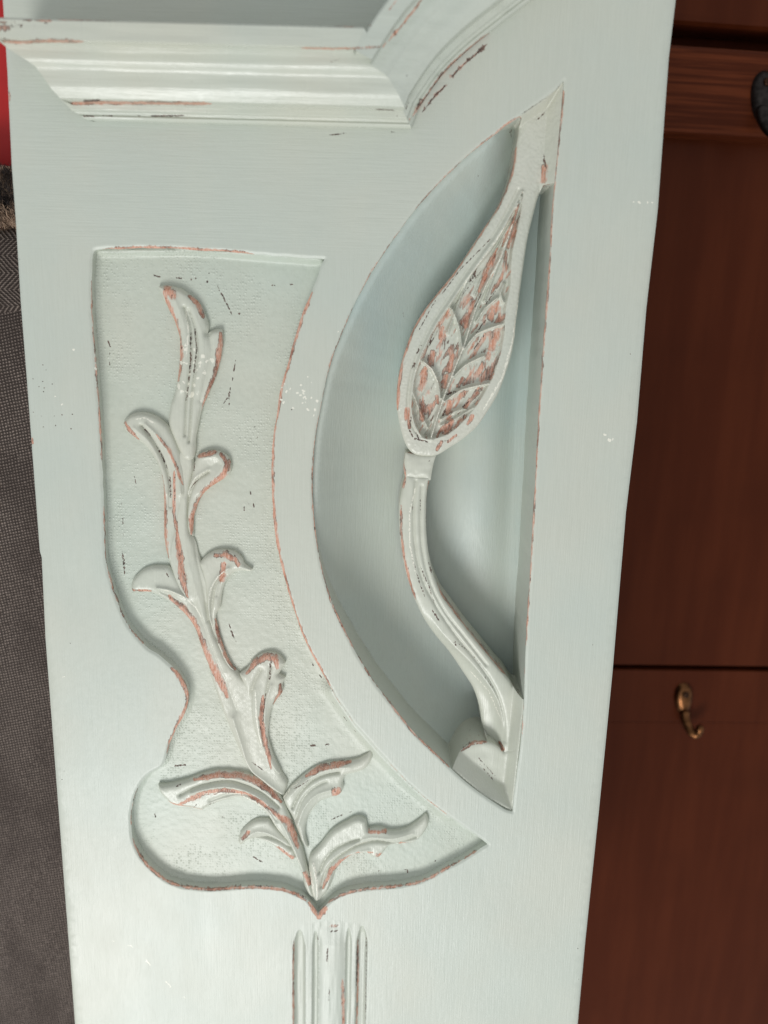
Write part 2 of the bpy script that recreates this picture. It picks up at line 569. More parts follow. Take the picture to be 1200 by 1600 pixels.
for p in [(293,546),(291,540),(294,568),(285,567),(279,600),(281,606),(290,598),(305,603),(302,615),(320,556),(332,562),(322,583),(309,577)]:
    TAG = 'leaf'; stroke('fleck_and_glint', [p, (p[0] + random.uniform(-3, 3), p[1] + random.uniform(-4, 4))], random.choice([2, 3, 4.4]), .95, hL)
for _ in range(16):
    q = (random.gauss(468, 14), random.gauss(616, 17))
    TAG = 'board'; stroke('fleck_and_glint', [q, (q[0] + random.uniform(-2, 2), q[1] + random.uniform(-2, 2))], random.uniform(1, 2.4), .92)
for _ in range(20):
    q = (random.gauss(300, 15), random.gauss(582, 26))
    TAG = 'leaf'; stroke('fleck_and_glint', [q, (q[0] + random.uniform(-2, 2), q[1] + random.uniform(-3, 3))], random.uniform(1.2, 3), .92, hL)
for p in [(168,666),(172,662),(178,666)]:
    TAG = 'ground'; stroke('fleck_and_glint', [p], 2.4, .7, hG)
TAG = 'leaf'  # pale dry-brushed ridges, some of it glossy highlight painted into the colour
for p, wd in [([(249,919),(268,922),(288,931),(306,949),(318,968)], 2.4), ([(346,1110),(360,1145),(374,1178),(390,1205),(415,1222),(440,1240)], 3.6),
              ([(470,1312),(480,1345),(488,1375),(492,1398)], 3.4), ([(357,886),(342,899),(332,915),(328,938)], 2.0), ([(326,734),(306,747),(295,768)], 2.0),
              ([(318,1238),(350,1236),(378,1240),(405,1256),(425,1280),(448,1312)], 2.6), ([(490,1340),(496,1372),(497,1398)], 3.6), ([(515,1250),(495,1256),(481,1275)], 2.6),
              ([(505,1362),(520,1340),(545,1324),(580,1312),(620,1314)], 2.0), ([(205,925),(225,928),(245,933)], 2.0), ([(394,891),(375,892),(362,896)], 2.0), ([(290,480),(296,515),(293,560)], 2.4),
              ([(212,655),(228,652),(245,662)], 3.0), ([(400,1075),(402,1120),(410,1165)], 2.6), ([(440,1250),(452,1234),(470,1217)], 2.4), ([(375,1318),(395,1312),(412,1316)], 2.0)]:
    stroke('fleck_and_glint', p, wd, .76, hL)
TAG = 'board'
stroke('fleck_and_glint', [(175,1470),(205,1478),(232,1505),(262,1537),(290,1560)], 1.6, .84); stroke('fleck_and_glint', [(97,1058),(121,1053)], 1.2, .7)
# bud, stem, foot
hB = -10.0
TAG = 'bud'
for p, wd in [
    ([(750,455),(760,425),(778,388)], 7), ([(792,392),(790,420),(784,436)], 7), ([(774,482),(768,496)], 10), ([(776,522),(768,545)], 9), ([(765,552),(764,560)], 6),
    ([(678,552),(674,568)], 8), ([(709,555),(704,580)], 5), ([(697,588),(694,605)], 6.5), ([(664,585),(658,608)], 8), ([(661,632),(660,655)], 7.5),
    ([(683,620),(684,630)], 4.5), ([(724,592),(717,604)], 5), ([(746,615),(728,636)], 6.5), ([(704,630),(700,645)], 7), ([(706,660),(697,674)], 8), ([(738,650),(730,662)], 4.5),
    ([(732,495),(728,510)], 5.5), ([(742,470),(735,490)], 3.5), ([(692,512),(688,528)], 5), ([(810,320),(800,350),(785,385)], 3.5), ([(805,360),(795,385)], 4.5),
    ([(637,640),(636,652)], 7), ([(640,668),(637,645)], 4), ([(807,230),(800,270),(780,320),(745,373),(707,430),(667,478),(645,515),(630,558),(622,605),(621,640)], 4.0),
    ([(630,722),(632,748),(630,762)], 6), ([(627,790),(627,830),(631,870),(640,908),(650,938)], 3.2), ([(670,752),(668,800),(669,845)], 3.4), ([(675,880),(690,930),(720,970),(760,1020),(790,1056)], 2.2),
    ([(690,690),(683,702)], 4), ([(712,680),(700,690)], 3), ([(849,262),(847,284)], 6), ([(720,1174),(737,1163),(760,1160)], 2.2), ([(783,1166),(786,1172)], 4)]:
    W(p, wd, .95, hB)
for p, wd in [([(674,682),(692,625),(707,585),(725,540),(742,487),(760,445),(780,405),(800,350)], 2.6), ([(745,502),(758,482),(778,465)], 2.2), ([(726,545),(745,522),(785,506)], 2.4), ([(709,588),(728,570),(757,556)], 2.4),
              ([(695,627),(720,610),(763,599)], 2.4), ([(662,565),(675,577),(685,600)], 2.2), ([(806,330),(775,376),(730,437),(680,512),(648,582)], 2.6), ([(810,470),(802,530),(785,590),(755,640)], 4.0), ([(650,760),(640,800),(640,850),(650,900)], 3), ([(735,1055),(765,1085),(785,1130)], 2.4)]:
    stroke('fleck_and_glint', p, wd, .74, hB)
for p, wd in [
    ([(849,240),(850,258),(853,270)], 2.4), ([(838,188),(846,182),(853,173)], 2.8), ([(742,430),(736,438)], 4), ([(745,420),(740,432)], 3),
    ([(676,522),(672,535)], 3.6), ([(657,540),(652,552)], 2.4), ([(648,568),(645,575)], 3), ([(700,617),(712,612)], 3), ([(735,628),(724,636)], 2.6),
    ([(697,640),(693,650)], 2.6), ([(642,652),(640,668)], 2), ([(648,685),(668,690)], 2.4), ([(650,676),(655,688)], 2), ([(690,690),(700,687)], 2.4), ([(640,672),(645,682)], 2),
    ([(724,655),(727,648)], 2), ([(755,420),(700,490),(660,560)], 1.0), ([(770,370),(720,420),(690,460)], 1.4), ([(680,470),(655,515)], 1.4), ([(752,460),(742,480)], 1.6), ([(775,455),(760,475)], 2), ([(757,525),(742,545)], 1.8), ([(760,500),(745,520)], 1.6),
    ([(642,858),(645,875),(650,892)], 2.4), ([(651,895),(657,915),(664,932)], 2.2), ([(656,882),(663,900),(670,915),(679,945)], 1.9), ([(674,951),(681,962),(688,973)], 3),
    ([(657,782),(657,800)], 1.4), ([(670,880),(674,895)], 2.4), ([(710,1003),(712,1008)], 2.4), ([(708,1000),(735,1020),(760,1050)], 1.2), ([(758,1058),(770,1075)], 1.6), ([(745,1180),(760,1197),(776,1215)], 1.8), ([(749,1192),(760,1205),(771,1219)], 1.6),
    ([(645,790),(645,800)], 1.2), ([(671,720),(667,722)], 2)]:
    C(p, wd, .80, hB)
TAG = 'niche'
for p, wd in [([(630,486),(631,500)], 2.6), ([(792,208),(800,205)], 3), ([(788,200),(803,215)], 2.2), ([(745,278)], 2)]:
    C(p, wd, .72, -20)
# moulding (front plane is about 40 mm proud at the crest)
TAG = 'mould'
W([(105,162),(150,160),(200,161),(260,161),(330,162)], 4.4, .95, 12)
C([(132,158),(155,157)], 3.4, .95, 12)
W([(-5,64),(30,66),(70,64),(130,65)], 4.5, .84, 41); W([(470,75),(520,76),(560,75),(598,73)], 2.6, .9, 41); W([(598,73),(612,58),(630,37),(650,12),(660,-2)], 3.0, .95, 41)
W([(-5,44),(12,44)], 8, .9, 41); C([(18,40),(34,40)], 4, .8, 41); C([(0,55),(10,62)], 4, .74, 41); C([(53,39),(74,36)], 1.8, .8, 41)
W([(-5,34),(60,32),(120,31),(190,31)], 2.2, .8, 41); W([(500,38),(545,41),(580,39)], 2.6, .9, 41); W([(605,18),(620,0)], 2.2, .8, 41)
for p, wd in [([(130,181),(146,182)], 2.4), ([(161,181),(175,181)], 2.2), ([(217,181),(222,181)], 2), ([(237,181),(287,181)], 2.6), ([(588,171),(615,172)], 1.8), ([(620,181)], 2)]:
    C(p, wd, .9, 7)
C([(639,189),(652,170),(665,152),(690,117),(712,95),(735,75),(765,52)], 2.1, .86, 3); W([(640,188),(652,170),(665,152),(690,117),(712,95),(735,75),(765,52)], 3.4, .95, 3)
C([(652,168),(657,155)], 3.6, .9, 6); TAG = 'board'
W([(660,175),(675,155),(692,138),(712,113),(725,100),(742,86),(762,68)], 2.0, .80); C([(660,175),(675,155),(692,138),(712,113),(725,100)], 2.0, .86, 0); C([(725,100),(742,86),(762,68)], 2.5, .86, 0)
TAG = 'mould'; C([(634,120),(636,116)], 3, .9, 30); C([(515,97),(524,95),(532,92)], 1.4, .9, 30); C([(635,170),(638,160)], 2, .8, 12); C([(685,118),(690,115)], 3, .85, 9)
C([(686,92)], 2, .8, 25); C([(285,130),(302,128)], 1.2, .7, 27)

# ------------------------------------------------------------------ outlines (photo px)
RECESS = [(145,396),(147,392),(160,389),(180,388),(240,387),(300,390),(350,393),(400,397),(450,401),(490,404),(507,405),(500,420),(487,457),(472,490),(460,530),(450,565),(440,600),(432,647),(427,680),(424,725),(425,775),(428,820),(435,865),(442,895),(449,920),(460,957),(470,987),(485,1020),(502,1050),(520,1082),(537,1109),(557,1136),(577,1159),(598,1182),(625,1212),(650,1236),(675,1256),(702,1277),(727,1295),(752,1312),(762,1320),(745,1331),(720,1346),(697,1357),(675,1370),(650,1380),(612,1386),(575,1389),(550,1393),(530,1400),(515,1410),(505,1420),(497,1428),(489,1418),(482,1410),(472,1401),(462,1397),(442,1390),(405,1386),(367,1387),(330,1390),(292,1387),(267,1380),(247,1367),(230,1352),(217,1335),(207,1312),(204,1290),(205,1267),(212,1240),(222,1222),(237,1207),(252,1199),(258,1187),(262,1172),(268,1155),(276,1138),(287,1119),(293,1100),(292,1080),(284,1062),(270,1044),(250,1026),(232,1014),(215,997),(202,981),(190,959),(180,934),(172,907),(166,885),(164,862),(163,840),(161,790),(159,730),(157,680),(154,635),(150,580),(145,520),(142,460),(143,422)]
NICHE = [(881,126),(870,139),(855,151),(832,166),(812,181),(792,194),(772,210),(750,227),(730,243),(707,265),(687,285),(662,312),(637,342),(617,371),(599,397),(582,423),(562,458),(545,496),(530,530),(517,566),(507,605),(499,647),(492,692),(488,740),(489,790),(494,840),(503,890),(514,928),(527,961),(540,989),(555,1018),(572,1047),(592,1077),(614,1104),(645,1143),(670,1168),(702,1199),(727,1222),(757,1245),(780,1260),(792,1267),(801,1269),(804,1240),(810,1195),(815,1152),(818,1110),(821,1040),(824,975),(827,925),(832,840),(836,765),(840,690),(846,592),(850,530),(855,467),(860,392),(862,350),(868,275),(874,212),(878,175)]
FLUTE = [(452,1470),(458,1455),(469,1445),(492,1440),(518,1436),(544,1440),(566,1442),(577,1455),(581,1470)]

rec = smooth(P(RECESS), True, 1.3)
rec += np.stack([vnoise(rec[:, 0] / 5, rec[:, 1] / 5), vnoise(rec[:, 1] / 5 + 9, rec[:, 0] / 5)], 1) * .5
nic = smooth(P(NICHE), True, 1.5)
nic += np.stack([vnoise(nic[:, 0] / 6, nic[:, 1] / 6), vnoise(nic[:, 1] / 6 + 9, nic[:, 0] / 6)], 1) * .35
XL = P([(17,260),(70,1000),(116,1600)])[:, 0]
XR = P([(1056,2),(979,800),(904,1596)])[:, 0]
ZT = P([(600,0)])[0, 1] + 70
ZB = P([(600,1600)])[0, 1] - 120
print('left', XL, 'right', XR, 'z', ZT, ZB)
ztop_f, zbot_f = P([(600,0)])[0, 1], P([(600,1600)])[0, 1]
lp = P([(3,2),(10,110),(17,260),(23,340),(31,470),(40,585),(48,690),(49,705),(61,862),(64,872),(70,1000),(93,1300),(116,1598)])
rp = P([(903.5,1598),(915.5,1468),(936.5,1268),(957.5,1055),(979,800),(996,660),(1011,480),(1028.8,327),(1046,90),(1056.5,2)])
outer = np.vstack([[lp[0, 0], ZT], lp, [lp[-1, 0], ZB], [rp[0, 0], ZB], rp, [rp[-1, 0], ZT]])
o2 = []
for a, b in zip(outer, np.roll(outer, -1, 0)):
    k = max(1, int(np.linalg.norm(b - a) / 3))
    o2 += [a + (b - a) * i / k for i in range(k)]
outer = np.array(o2)
fl_top = smooth(P(FLUTE), False, 1.2)
flu = np.vstack([fl_top, [fl_top[-1, 0], ZB + 30], [fl_top[0, 0], ZB + 30]])
f2 = []
for a, b in zip(flu, np.roll(flu, -1, 0)):
    k = max(1, int(np.linalg.norm(b - a) / 1.5))
    f2 += [a + (b - a) * i / k for i in range(k)]
flu = np.array(f2)
FLOOR, NFLOOR = -6.6, -41.0

# ------------------------------------------------------------------ the painted carved panel
panel = empty('carved_panel', 'pale sage green painted wooden panel with carved leaves, worn to bare wood at its edges', 'carved panel')

def board_h(p, d):
    dr = dist(p, rec, True); dn = dist(p, nic, True); do = dist(p, outer, True)
    h = -0.75 * np.exp(-(dr / .75) ** 2) - 0.6 * np.exp(-(dn / .6) ** 2) - 1.0 * np.exp(-(do / .9) ** 2)
    h += vnoise(p[:, 0] / 34, p[:, 1] / 34) * .5 * np.clip(do / 10, 0, 1) * np.clip(dist(p, flu, True) / 6, 0, 1)
    # the recess runs out shallow along its lower right edge
    return h
refs = [(np.vstack([rec, rec[:1]]), 2.6, .62), (np.vstack([nic, nic[:1]]), 2.4, .62), (np.vstack([outer, outer[:1]]), 1.8, .8)]
for k in ('chip', 'wear', 'fleck_and_glint'):
    for line, wd, amt, tg, _, _ in STROKES[k]:
        if tg == 'board' and len(line) <= 6 and wd < 2 and amt > 0 and not inside(line, rec).any() and not inside(line, nic).any():
            refs.append((line if len(line) > 1 else np.vstack([line, line + .05]), wd * 1.7, .26))
carve('board', [outer, rec, nic, flu], board_h, M_BOARD, panel, [-48, FLOOR - .6, NFLOOR - .6, -1], 5.0, refs)

# stippled ground of the leaf recess
bx = lambda L, m: np.array([[L[:, 0].min() - m, L[:, 1].min() - m], [L[:, 0].max() + m, L[:, 1].min() - m], [L[:, 0].max() + m, L[:, 1].max() + m], [L[:, 0].min() - m, L[:, 1].max() + m]])
shal = P([(520,1082),(557,1136),(598,1182),(650,1236),(702,1277)])
def ground_h(p, d):
    h = FLOOR + vnoise(p[:, 0] / 14, p[:, 1] / 14) * .5 + vnoise(p[:, 0] / 2.2, p[:, 1] / 1.6) * .14
    dr = dist(p, rec, True)
    h += 1.0 * np.exp(-(dr / 1.6) ** 2)
    h += 5.8 * np.exp(-(dist(p, shal) / 4.2) ** 2)
    top = P([(150,392),(300,390),(500,405)])
    h += 2.6 * np.exp(-(dist(p, top) / 1.5) ** 2)
    return np.minimum(h, -.9)
def densify(L, s):
    out = []
    for a, b in zip(L, np.roll(L, -1, 0)):
        k = max(1, int(np.linalg.norm(b - a) / s))
        out += [a + (b - a) * i / k for i in range(k)]
    return np.array(out)
rc = rec.mean(0)
grow = rec  # the ground meets the walls of the recess
gref = []
for k in ('chip',):
    for line, wd, amt, tg, _, _ in STROKES[k]:
        if tg == 'ground' and inside(line, rec).all() and wd < 1.2:
            gref.append((line if len(line) > 1 else np.vstack([line, line + .05]), wd * 1.7, .26))
carve('recess_ground', [rec], ground_h, M_GROUND, panel, FLOOR - 2, .95, gref, walls=False, tag='ground')

# niche floor
nf = nic
def niche_h(p, d):
    right = P([(881,142),(874,212),(861,350),(840,690),(826,927),(818,1110),(804,1240)])
    dr = dist(p, right)
    k = np.clip((dr - 5) / 30, 0, 1); k = k * k * (3 - 2 * k)
    z1, z2 = P([(600, 760)])[0, 1], P([(600, 1060)])[0, 1]
    up = np.clip((p[:, 1] - z2) / (z1 - z2), 0, 1); up = up * up * (3 - 2 * up)
    rise = (12 + 24 * up) * np.exp(-(d / (10 + 9 * up)) ** 1.25) * k
    return np.minimum(NFLOOR + 4 * up + vnoise(p[:, 0] / 30, p[:, 1] / 40) * .8 + rise, -3.2)
carve('niche_floor', [nf], niche_h, M_NICHE, panel, NFLOOR - 3, 1.6, walls=False, tag='niche')

# ------------------------------------------------------------------ carved vine
vine = link('carved_vine', [], [], None, panel)
def make_leaf(name, px, grooves=(), ridges=(), top=-2.6, edge=-4.6, wd=3.2, href=-4.0, step=.50, parent=None, mat=None, base=None, dome=True):
    L = smooth(P(px, href), True, .8)
    L += np.stack([vnoise(L[:, 0] / 3, L[:, 1] / 3), vnoise(L[:, 1] / 3 + 7, L[:, 0] / 3)], 1) * .25
    G = [(smooth(P(g, href), False, 1.0), a, s) for g, a, s in grooves]
    R = [(smooth(P(g, href), False, 1.0), a, s) for g, a, s in ridges]
    def hf(p, d):
        h = edge + (top - edge) * (1 - np.exp(-(d / (wd * .40)) ** 1.4))
        h -= .3 * np.exp(-(d / .35) ** 2)
        f = np.clip(d / .9, 0, 1)
        for g, a, s in G:
            h -= 1.45 * a * np.exp(-(dist(p, g) / (.85 * s)) ** 1.25) * f
        for g, a, s in R:
            h += 1.15 * a * np.exp(-(dist(p, g) / s) ** 1.2) * f
        h += vnoise(p[:, 0] / 3.4, p[:, 1] / 5) * .22 + vnoise(p[:, 0] / .7, p[:, 1] / 1.6) * .09
        return h
    return carve(name, [L], hf, mat or M_LEAF, parent or vine, FLOOR - 1 if base is None else base, step, tag='leaf')

make_leaf('stem', [(284,690),(296,700),(303,725),(300,745),(295,790),(297,832),(305,848),(309,865),(315,880),(325,905),(327,950),(333,985),(345,1012),(358,1036),(374,1054),(394,1072),(407,1110),(416,1150),(424,1174),(434,1196),(443,1213),(449,1223),(444,1243),(428,1236),(408,1220),(391,1205),(384,1194),(372,1170),(360,1142),(345,1105),(332,1067),(325,1042),(315,1015),(307,990),(295,962),(281,930),(272,905),(264,880),(261,862),(258,830),(258,790),(263,755),(272,725)],
    grooves=[([(275,740),(274,800),(279,850),(290,905)], 1.0, .9), ([(302,940),(318,975),(335,1020),(352,1062),(370,1110)], .5, 1.6), ([(300,800),(305,860),(318,920),(325,970)], .7, 1.0)],
    ridges=[([(365,1120),(378,1160),(392,1200),(415,1218),(441,1238)], 1.3, 1.6), ([(290,780),(292,860),(310,930),(330,1000),(350,1050)], .6, 2.0)], top=-3.0, edge=-5.2, wd=2.6)
make_leaf('leaf', [(247,447),(262,446),(280,450),(297,460),(312,475),(322,495),(326,511),(324,521),(335,515),(347,514),(348,532),(344,560),(336,590),(328,609),(317,635),(310,662),(306,685),(304,712),(298,722),(286,718),(274,690),(264,662),(266,635),(274,610),(279,580),(281,550),(280,525),(272,500),(262,480),(254,464)],
    grooves=[([(289,480),(299,510),(300,560),(293,615),(290,680)], 1.3, .75), ([(296,485),(306,515),(309,550),(303,600),(296,690)], 1.3, .75), ([(326,520),(331,545),(325,580),(314,625)], .8, 1.5)],
    ridges=[([(276,470),(290,510),(291,555),(284,610)], .7, 1.4), ([(302,480),(316,520),(320,560),(312,610)], .5, 1.6)], top=-2.0, edge=-4.2)
make_leaf('leaf', [(192,661),(200,651),(212,645),(230,645),(245,651),(262,664),(276,690),(286,720),(291,745),(292,772),(284,800),(276,840),(270,875),(264,878),(260,862),(256,837),(256,800),(255,760),(250,735),(238,710),(222,692),(206,681),(195,672)],
    grooves=[([(222,665),(240,688),(255,715),(265,750),(267,790)], 1.5, .9)], ridges=[([(230,662),(252,684),(268,708),(279,735),(284,770)], 1.1, 1.0), ([(212,668),(235,690),(250,720),(260,770)], .7, 1.2)], top=-2.2, edge=-4.4)
make_leaf('leaf', [(304,722),(310,711),(325,704),(342,705),(356,714),(361,729),(357,742),(343,752),(328,762),(315,775),(307,792),(302,812),(302,838),(296,836),(290,812),(289,790),(293,767),(299,745)],
    grooves=[([(326,737),(308,750),(297,772),(292,800),(291,820)], 1.5, .9), ([(340,722),(330,728)], .6, 2.5)], ridges=[([(325,733),(306,746),(294,768)], .9, .8), ([(315,715),(338,712),(350,725),(335,748),(312,770)], .5, 1.5)], top=-2.4, edge=-4.2)
make_leaf('leaf', [(205,921),(207,907),(217,895),(232,886),(250,884),(264,885),(274,898),(288,925),(305,948),(320,974),(330,1002),(338,1030),(330,1045),(322,1030),(315,1010),(307,990),(300,975),(285,957),(268,943),(250,932),(232,926),(208,926)],
    grooves=[([(252,925),(270,933),(290,948),(306,970),(320,1005)], 1.0, 1.3)], ridges=[([(247,917),(266,920),(286,929),(306,946),(321,972),(331,1005)], 1.5, 1.0)], top=-2.9, edge=-4.8)
make_leaf('leaf', [(311,880),(322,868),(335,861),(350,859),(365,862),(377,871),(382,881),(394,890),(392,893),(376,892),(363,896),(353,908),(347,925),(343,950),(337,962),(341,985),(348,1010),(358,1033),(368,1050),(360,1046),(347,1026),(335,995),(326,965),(322,935),(318,905)],
    grooves=[([(352,896),(340,908),(333,930),(331,960),(338,1000)], 1.3, .9), ([(345,905),(339,930)], .7, .8)], ridges=[([(358,886),(342,899),(331,917),(327,942),(330,975)], 1.2, .9)], top=-2.5, edge=-4.4)
make_leaf('leaf', [(374,1053),(385,1045),(395,1032),(410,1022),(425,1020),(437,1025),(446,1036),(436,1053),(446,1059),(441,1070),(442,1080),(433,1092),(425,1107),(420,1130),(419,1150),(424,1172),(431,1190),(440,1208),(436,1212),(422,1198),(408,1170),(396,1140),(388,1105),(382,1075)],
    grooves=[([(408,1045),(396,1070),(391,1100),(391,1130),(398,1165)], 1.2, 1.1), ([(424,1040),(418,1075),(411,1110),(412,1150),(420,1190)], 1.0, .7)], ridges=[([(400,1075),(402,1120),(410,1165)], .8, 1.6), ([(425,1068),(417,1090),(414,1130)], .9, .9)], top=-2.1, edge=-4.2)
make_leaf('leaf', [(247,1226),(262,1226),(280,1222),(297,1217),(315,1210),(340,1205),(365,1206),(390,1211),(412,1222),(430,1235),(443,1253),(453,1275),(461,1297),(472,1325),(480,1355),(486,1378),(493,1403),(485,1400),(477,1388),(471,1362),(462,1340),(449,1315),(432,1295),(418,1273),(405,1260),(392,1252),(375,1246),(352,1250),(330,1258),(316,1266),(302,1262),(287,1260),(270,1257),(257,1247),(249,1236)],
    grooves=[([(282,1241),(305,1229),(330,1222),(360,1219),(385,1226),(410,1238),(436,1260)], 1.5, .8), ([(330,1250),(360,1240),(388,1241),(410,1252),(432,1280)], .9, 1.2)],
    ridges=[([(300,1236),(330,1228),(360,1226),(385,1232),(410,1246),(435,1272),(455,1310),(475,1360)], 1.2, 1.1), ([(320,1215),(360,1213),(395,1222),(425,1242)], .6, 1.0)], top=-2.2, edge=-4.4, wd=2.6)
make_leaf('leaf', [(372,1316),(376,1302),(387,1290),(400,1282),(420,1281),(434,1296),(455,1318),(464,1342),(456,1346),(445,1337),(430,1325),(412,1315),(397,1312),(385,1315),(375,1323)],
    grooves=[([(398,1310),(415,1308),(435,1314),(455,1326)], 1.4, 1.0)], ridges=[([(385,1308),(402,1298),(425,1303),(448,1320)], .8, 1.3)], top=-3.4, edge=-5.2, wd=2.2)
make_leaf('leaf', [(442,1247),(452,1232),(470,1215),(490,1201),(512,1193),(535,1191),(560,1186),(573,1179),(581,1172),(580,1188),(571,1201),(555,1208),(540,1211),(536,1220),(537,1232),(530,1242),(515,1247),(500,1253),(487,1267),(479,1285),(477,1305),(482,1326),(476,1322),(466,1300),(456,1275),(446,1258)],
    grooves=[([(457,1262),(470,1237),(487,1220),(508,1210),(530,1206)], 1.5, .75), ([(462,1280),(472,1250),(490,1230),(510,1220)], 1.0, .8)],
    ridges=[([(466,1285),(477,1257),(495,1238),(518,1230)], 1.3, 1.3), ([(455,1240),(480,1216),(512,1200),(545,1196)], .6, 1.2)], top=-2.3, edge=-4.4)
make_leaf('leaf', [(484,1338),(492,1329),(501,1319),(517,1300),(540,1285),(560,1277),(572,1281),(575,1296),(590,1294),(612,1299),(635,1295),(655,1282),(666,1272),(670,1285),(662,1302),(650,1314),(625,1319),(607,1322),(600,1331),(592,1340),(582,1339),(572,1331),(555,1333),(541,1341),(526,1358),(518,1380),(512,1391),(502,1403),(494,1408),(488,1400),(484,1370)],
    grooves=[([(499,1362),(509,1341),(525,1325),(545,1315),(562,1310)], 1.5, .8), ([(502,1384),(512,1354),(530,1336),(555,1321),(585,1313),(620,1316),(650,1307)], 1.4, .9)],
    ridges=[([(489,1345),(495,1375),(496,1400)], 1.4, 1.6), ([(505,1360),(520,1338),(545,1322),(575,1306),(615,1307),(645,1299)], .7, 1.0), ([(510,1385),(522,1355),(545,1335),(575,1325)], .8, 1.0)], top=-2.3, edge=-4.3, wd=2.4)

# ------------------------------------------------------------------ bud and stem in the niche
BUD = [(866,142),(850,160),(830,174),(812,190),(811,205),(807,230),(804,255),(797,282),(787,307),(775,330),(760,352),(745,375),(730,398),(707,430),(685,457),(667,480),(650,507),(637,537),(627,570),(621,605),(620,635),(624,660),(631,687),(637,700),(646,709),(665,713),(681,712),(702,700),(725,685),(745,667),(764,640),(780,612),(790,585),(799,557),(804,530),(807,500),(812,462),(817,425),(825,372),(835,330),(842,305),(848,290),(858,270),(864,235),(868,190),(870,160)]
HB = -10.0
i0 = BUD.index((812,190)); i1 = BUD.index((848,290))
bud_L = smooth(np.vstack([P([(833,163),(811,179)], 0), P(BUD[i0:i1 + 1], HB), P([(870,285),(870,270),(876,212),(880,175),(884,124),(871,136),(855,148)], 0)]), True, .9)
def rim_bevel(p, h, wl, wr):
    left = P([(881,126),(855,151),(812,181),(772,210)], 0); low = P([(630,1128),(702,1199),(757,1245),(801,1269)], 0)
    rgt = P([(881,126),(874,212),(861,350),(840,690),(826,927),(818,1110),(804,1240),(801,1269)], 0)
    dl = np.minimum(dist(p, left), dist(p, low)); dr = dist(p, rgt)
    a = np.clip(1 - dl / wl, 0, 1); b = np.clip(1 - dr / wr, 0, 1)
    return h + (-1.2 - h) * np.maximum(a, b)
rimL = smooth(P([(815,300),(795,340),(775,373),(755,400),(730,435),(705,472),(680,510),(665,540),(650,580),(645,605),(643,640),(650,668),(662,684),(675,686)], HB), False, 1)
rimR = smooth(P([(818,300),(812,340),(800,400),(797,450),(791,480),(787,530),(777,570),(765,600),(742,637),(720,662),(700,678),(676,686)], HB), False, 1)
pit = np.vstack([rimL, rimR[::-1]])
VEINS = [([(674,682),(692,625),(707,585),(725,540),(742,487),(760,445),(780,405),(800,350),(815,308)], 2.3, .95),
         ([(745,502),(758,482),(778,465)], 1.6, .8), ([(726,545),(745,522),(785,506)], 1.9, .85), ([(709,588),(728,570),(757,556)], 1.9, .85), ([(695,627),(720,610),(763,599)], 2.0, .85), ([(690,655),(707,645),(727,638)], 1.7, .8),
         ([(662,565),(675,577),(685,600),(688,622)], 1.9, .9), ([(706,482),(717,510),(722,542)], 1.7, .85), ([(788,443),(783,458),(787,472)], 1.3, .8), ([(645,612),(655,640),(668,668)], 1.6, .9), ([(808,325),(790,385),(772,430),(758,470)], 1.7, .8), ([(808,318),(770,385),(735,430),(718,470),(700,520)], 1.7, .8), ([(800,345),(765,410),(742,460)], 1.2, .7), ([(690,665),(712,655),(740,637)], 1.2, .8)]
VN = [(smooth(P(v, HB), False, 1), a, s) for v, a, s in VEINS]
strap = P([(835,175),(828,240),(815,300)], HB)
def bud_h(p, d):
    ins = inside(p, pit)
    dp = dist(p, np.vstack([pit, pit[:1]]))
    dd = np.where(ins, dp, 0)
    h = -10.6 + 1.2 * (1 - np.exp(-d / 2.0)) - .6 * np.exp(-(d / .45) ** 2)
    h = rim_bevel(p, h, 3.0, 5.0)
    h -= 4.0 * np.clip(dd / 1.1, 0, 1)
    f = np.clip(dd / .8, 0, 1)
    for v, a, s in VN:
        h += 2.1 * a * np.exp(-(dist(p, v) / (.72 * s)) ** 1.3) * f
    h += 1.1 * np.exp(-(dist(p, rimL) / .9) ** 2) - .9 * np.exp(-(dist(p, rimL - np.array([1.8, -1.0])) / .8) ** 2) * np.clip(d / 1.5, 0, 1)
    lump = vnoise((p[:, 0] * .87 - p[:, 1] * .5) / 1.0, (p[:, 0] * .5 + p[:, 1] * .87) / 6)
    h += lump * (.22 + .7 * f * (dd > 0)) + vnoise(p[:, 0] / .8, p[:, 1] / .8) * .16
    return h
def bud_wear(p, d):
    ins = inside(p, pit)
    dv = np.min([dist(p, v) for v, a, s in VN], axis=0)
    return np.where(ins, .50 * np.clip((dv - .9) / .8, 0, 1) + .55 * (vnoise((p[:, 0] * .87 - p[:, 1] * .5) / 1.15, (p[:, 0] * .5 + p[:, 1] * .87) / 8) * 2 - .05), 0).clip(0, .9)
carve('leaf_bud', [bud_L], bud_h, M_BUD, panel, -35, .37, wallwear=.52, tag='bud', basewear=bud_wear)

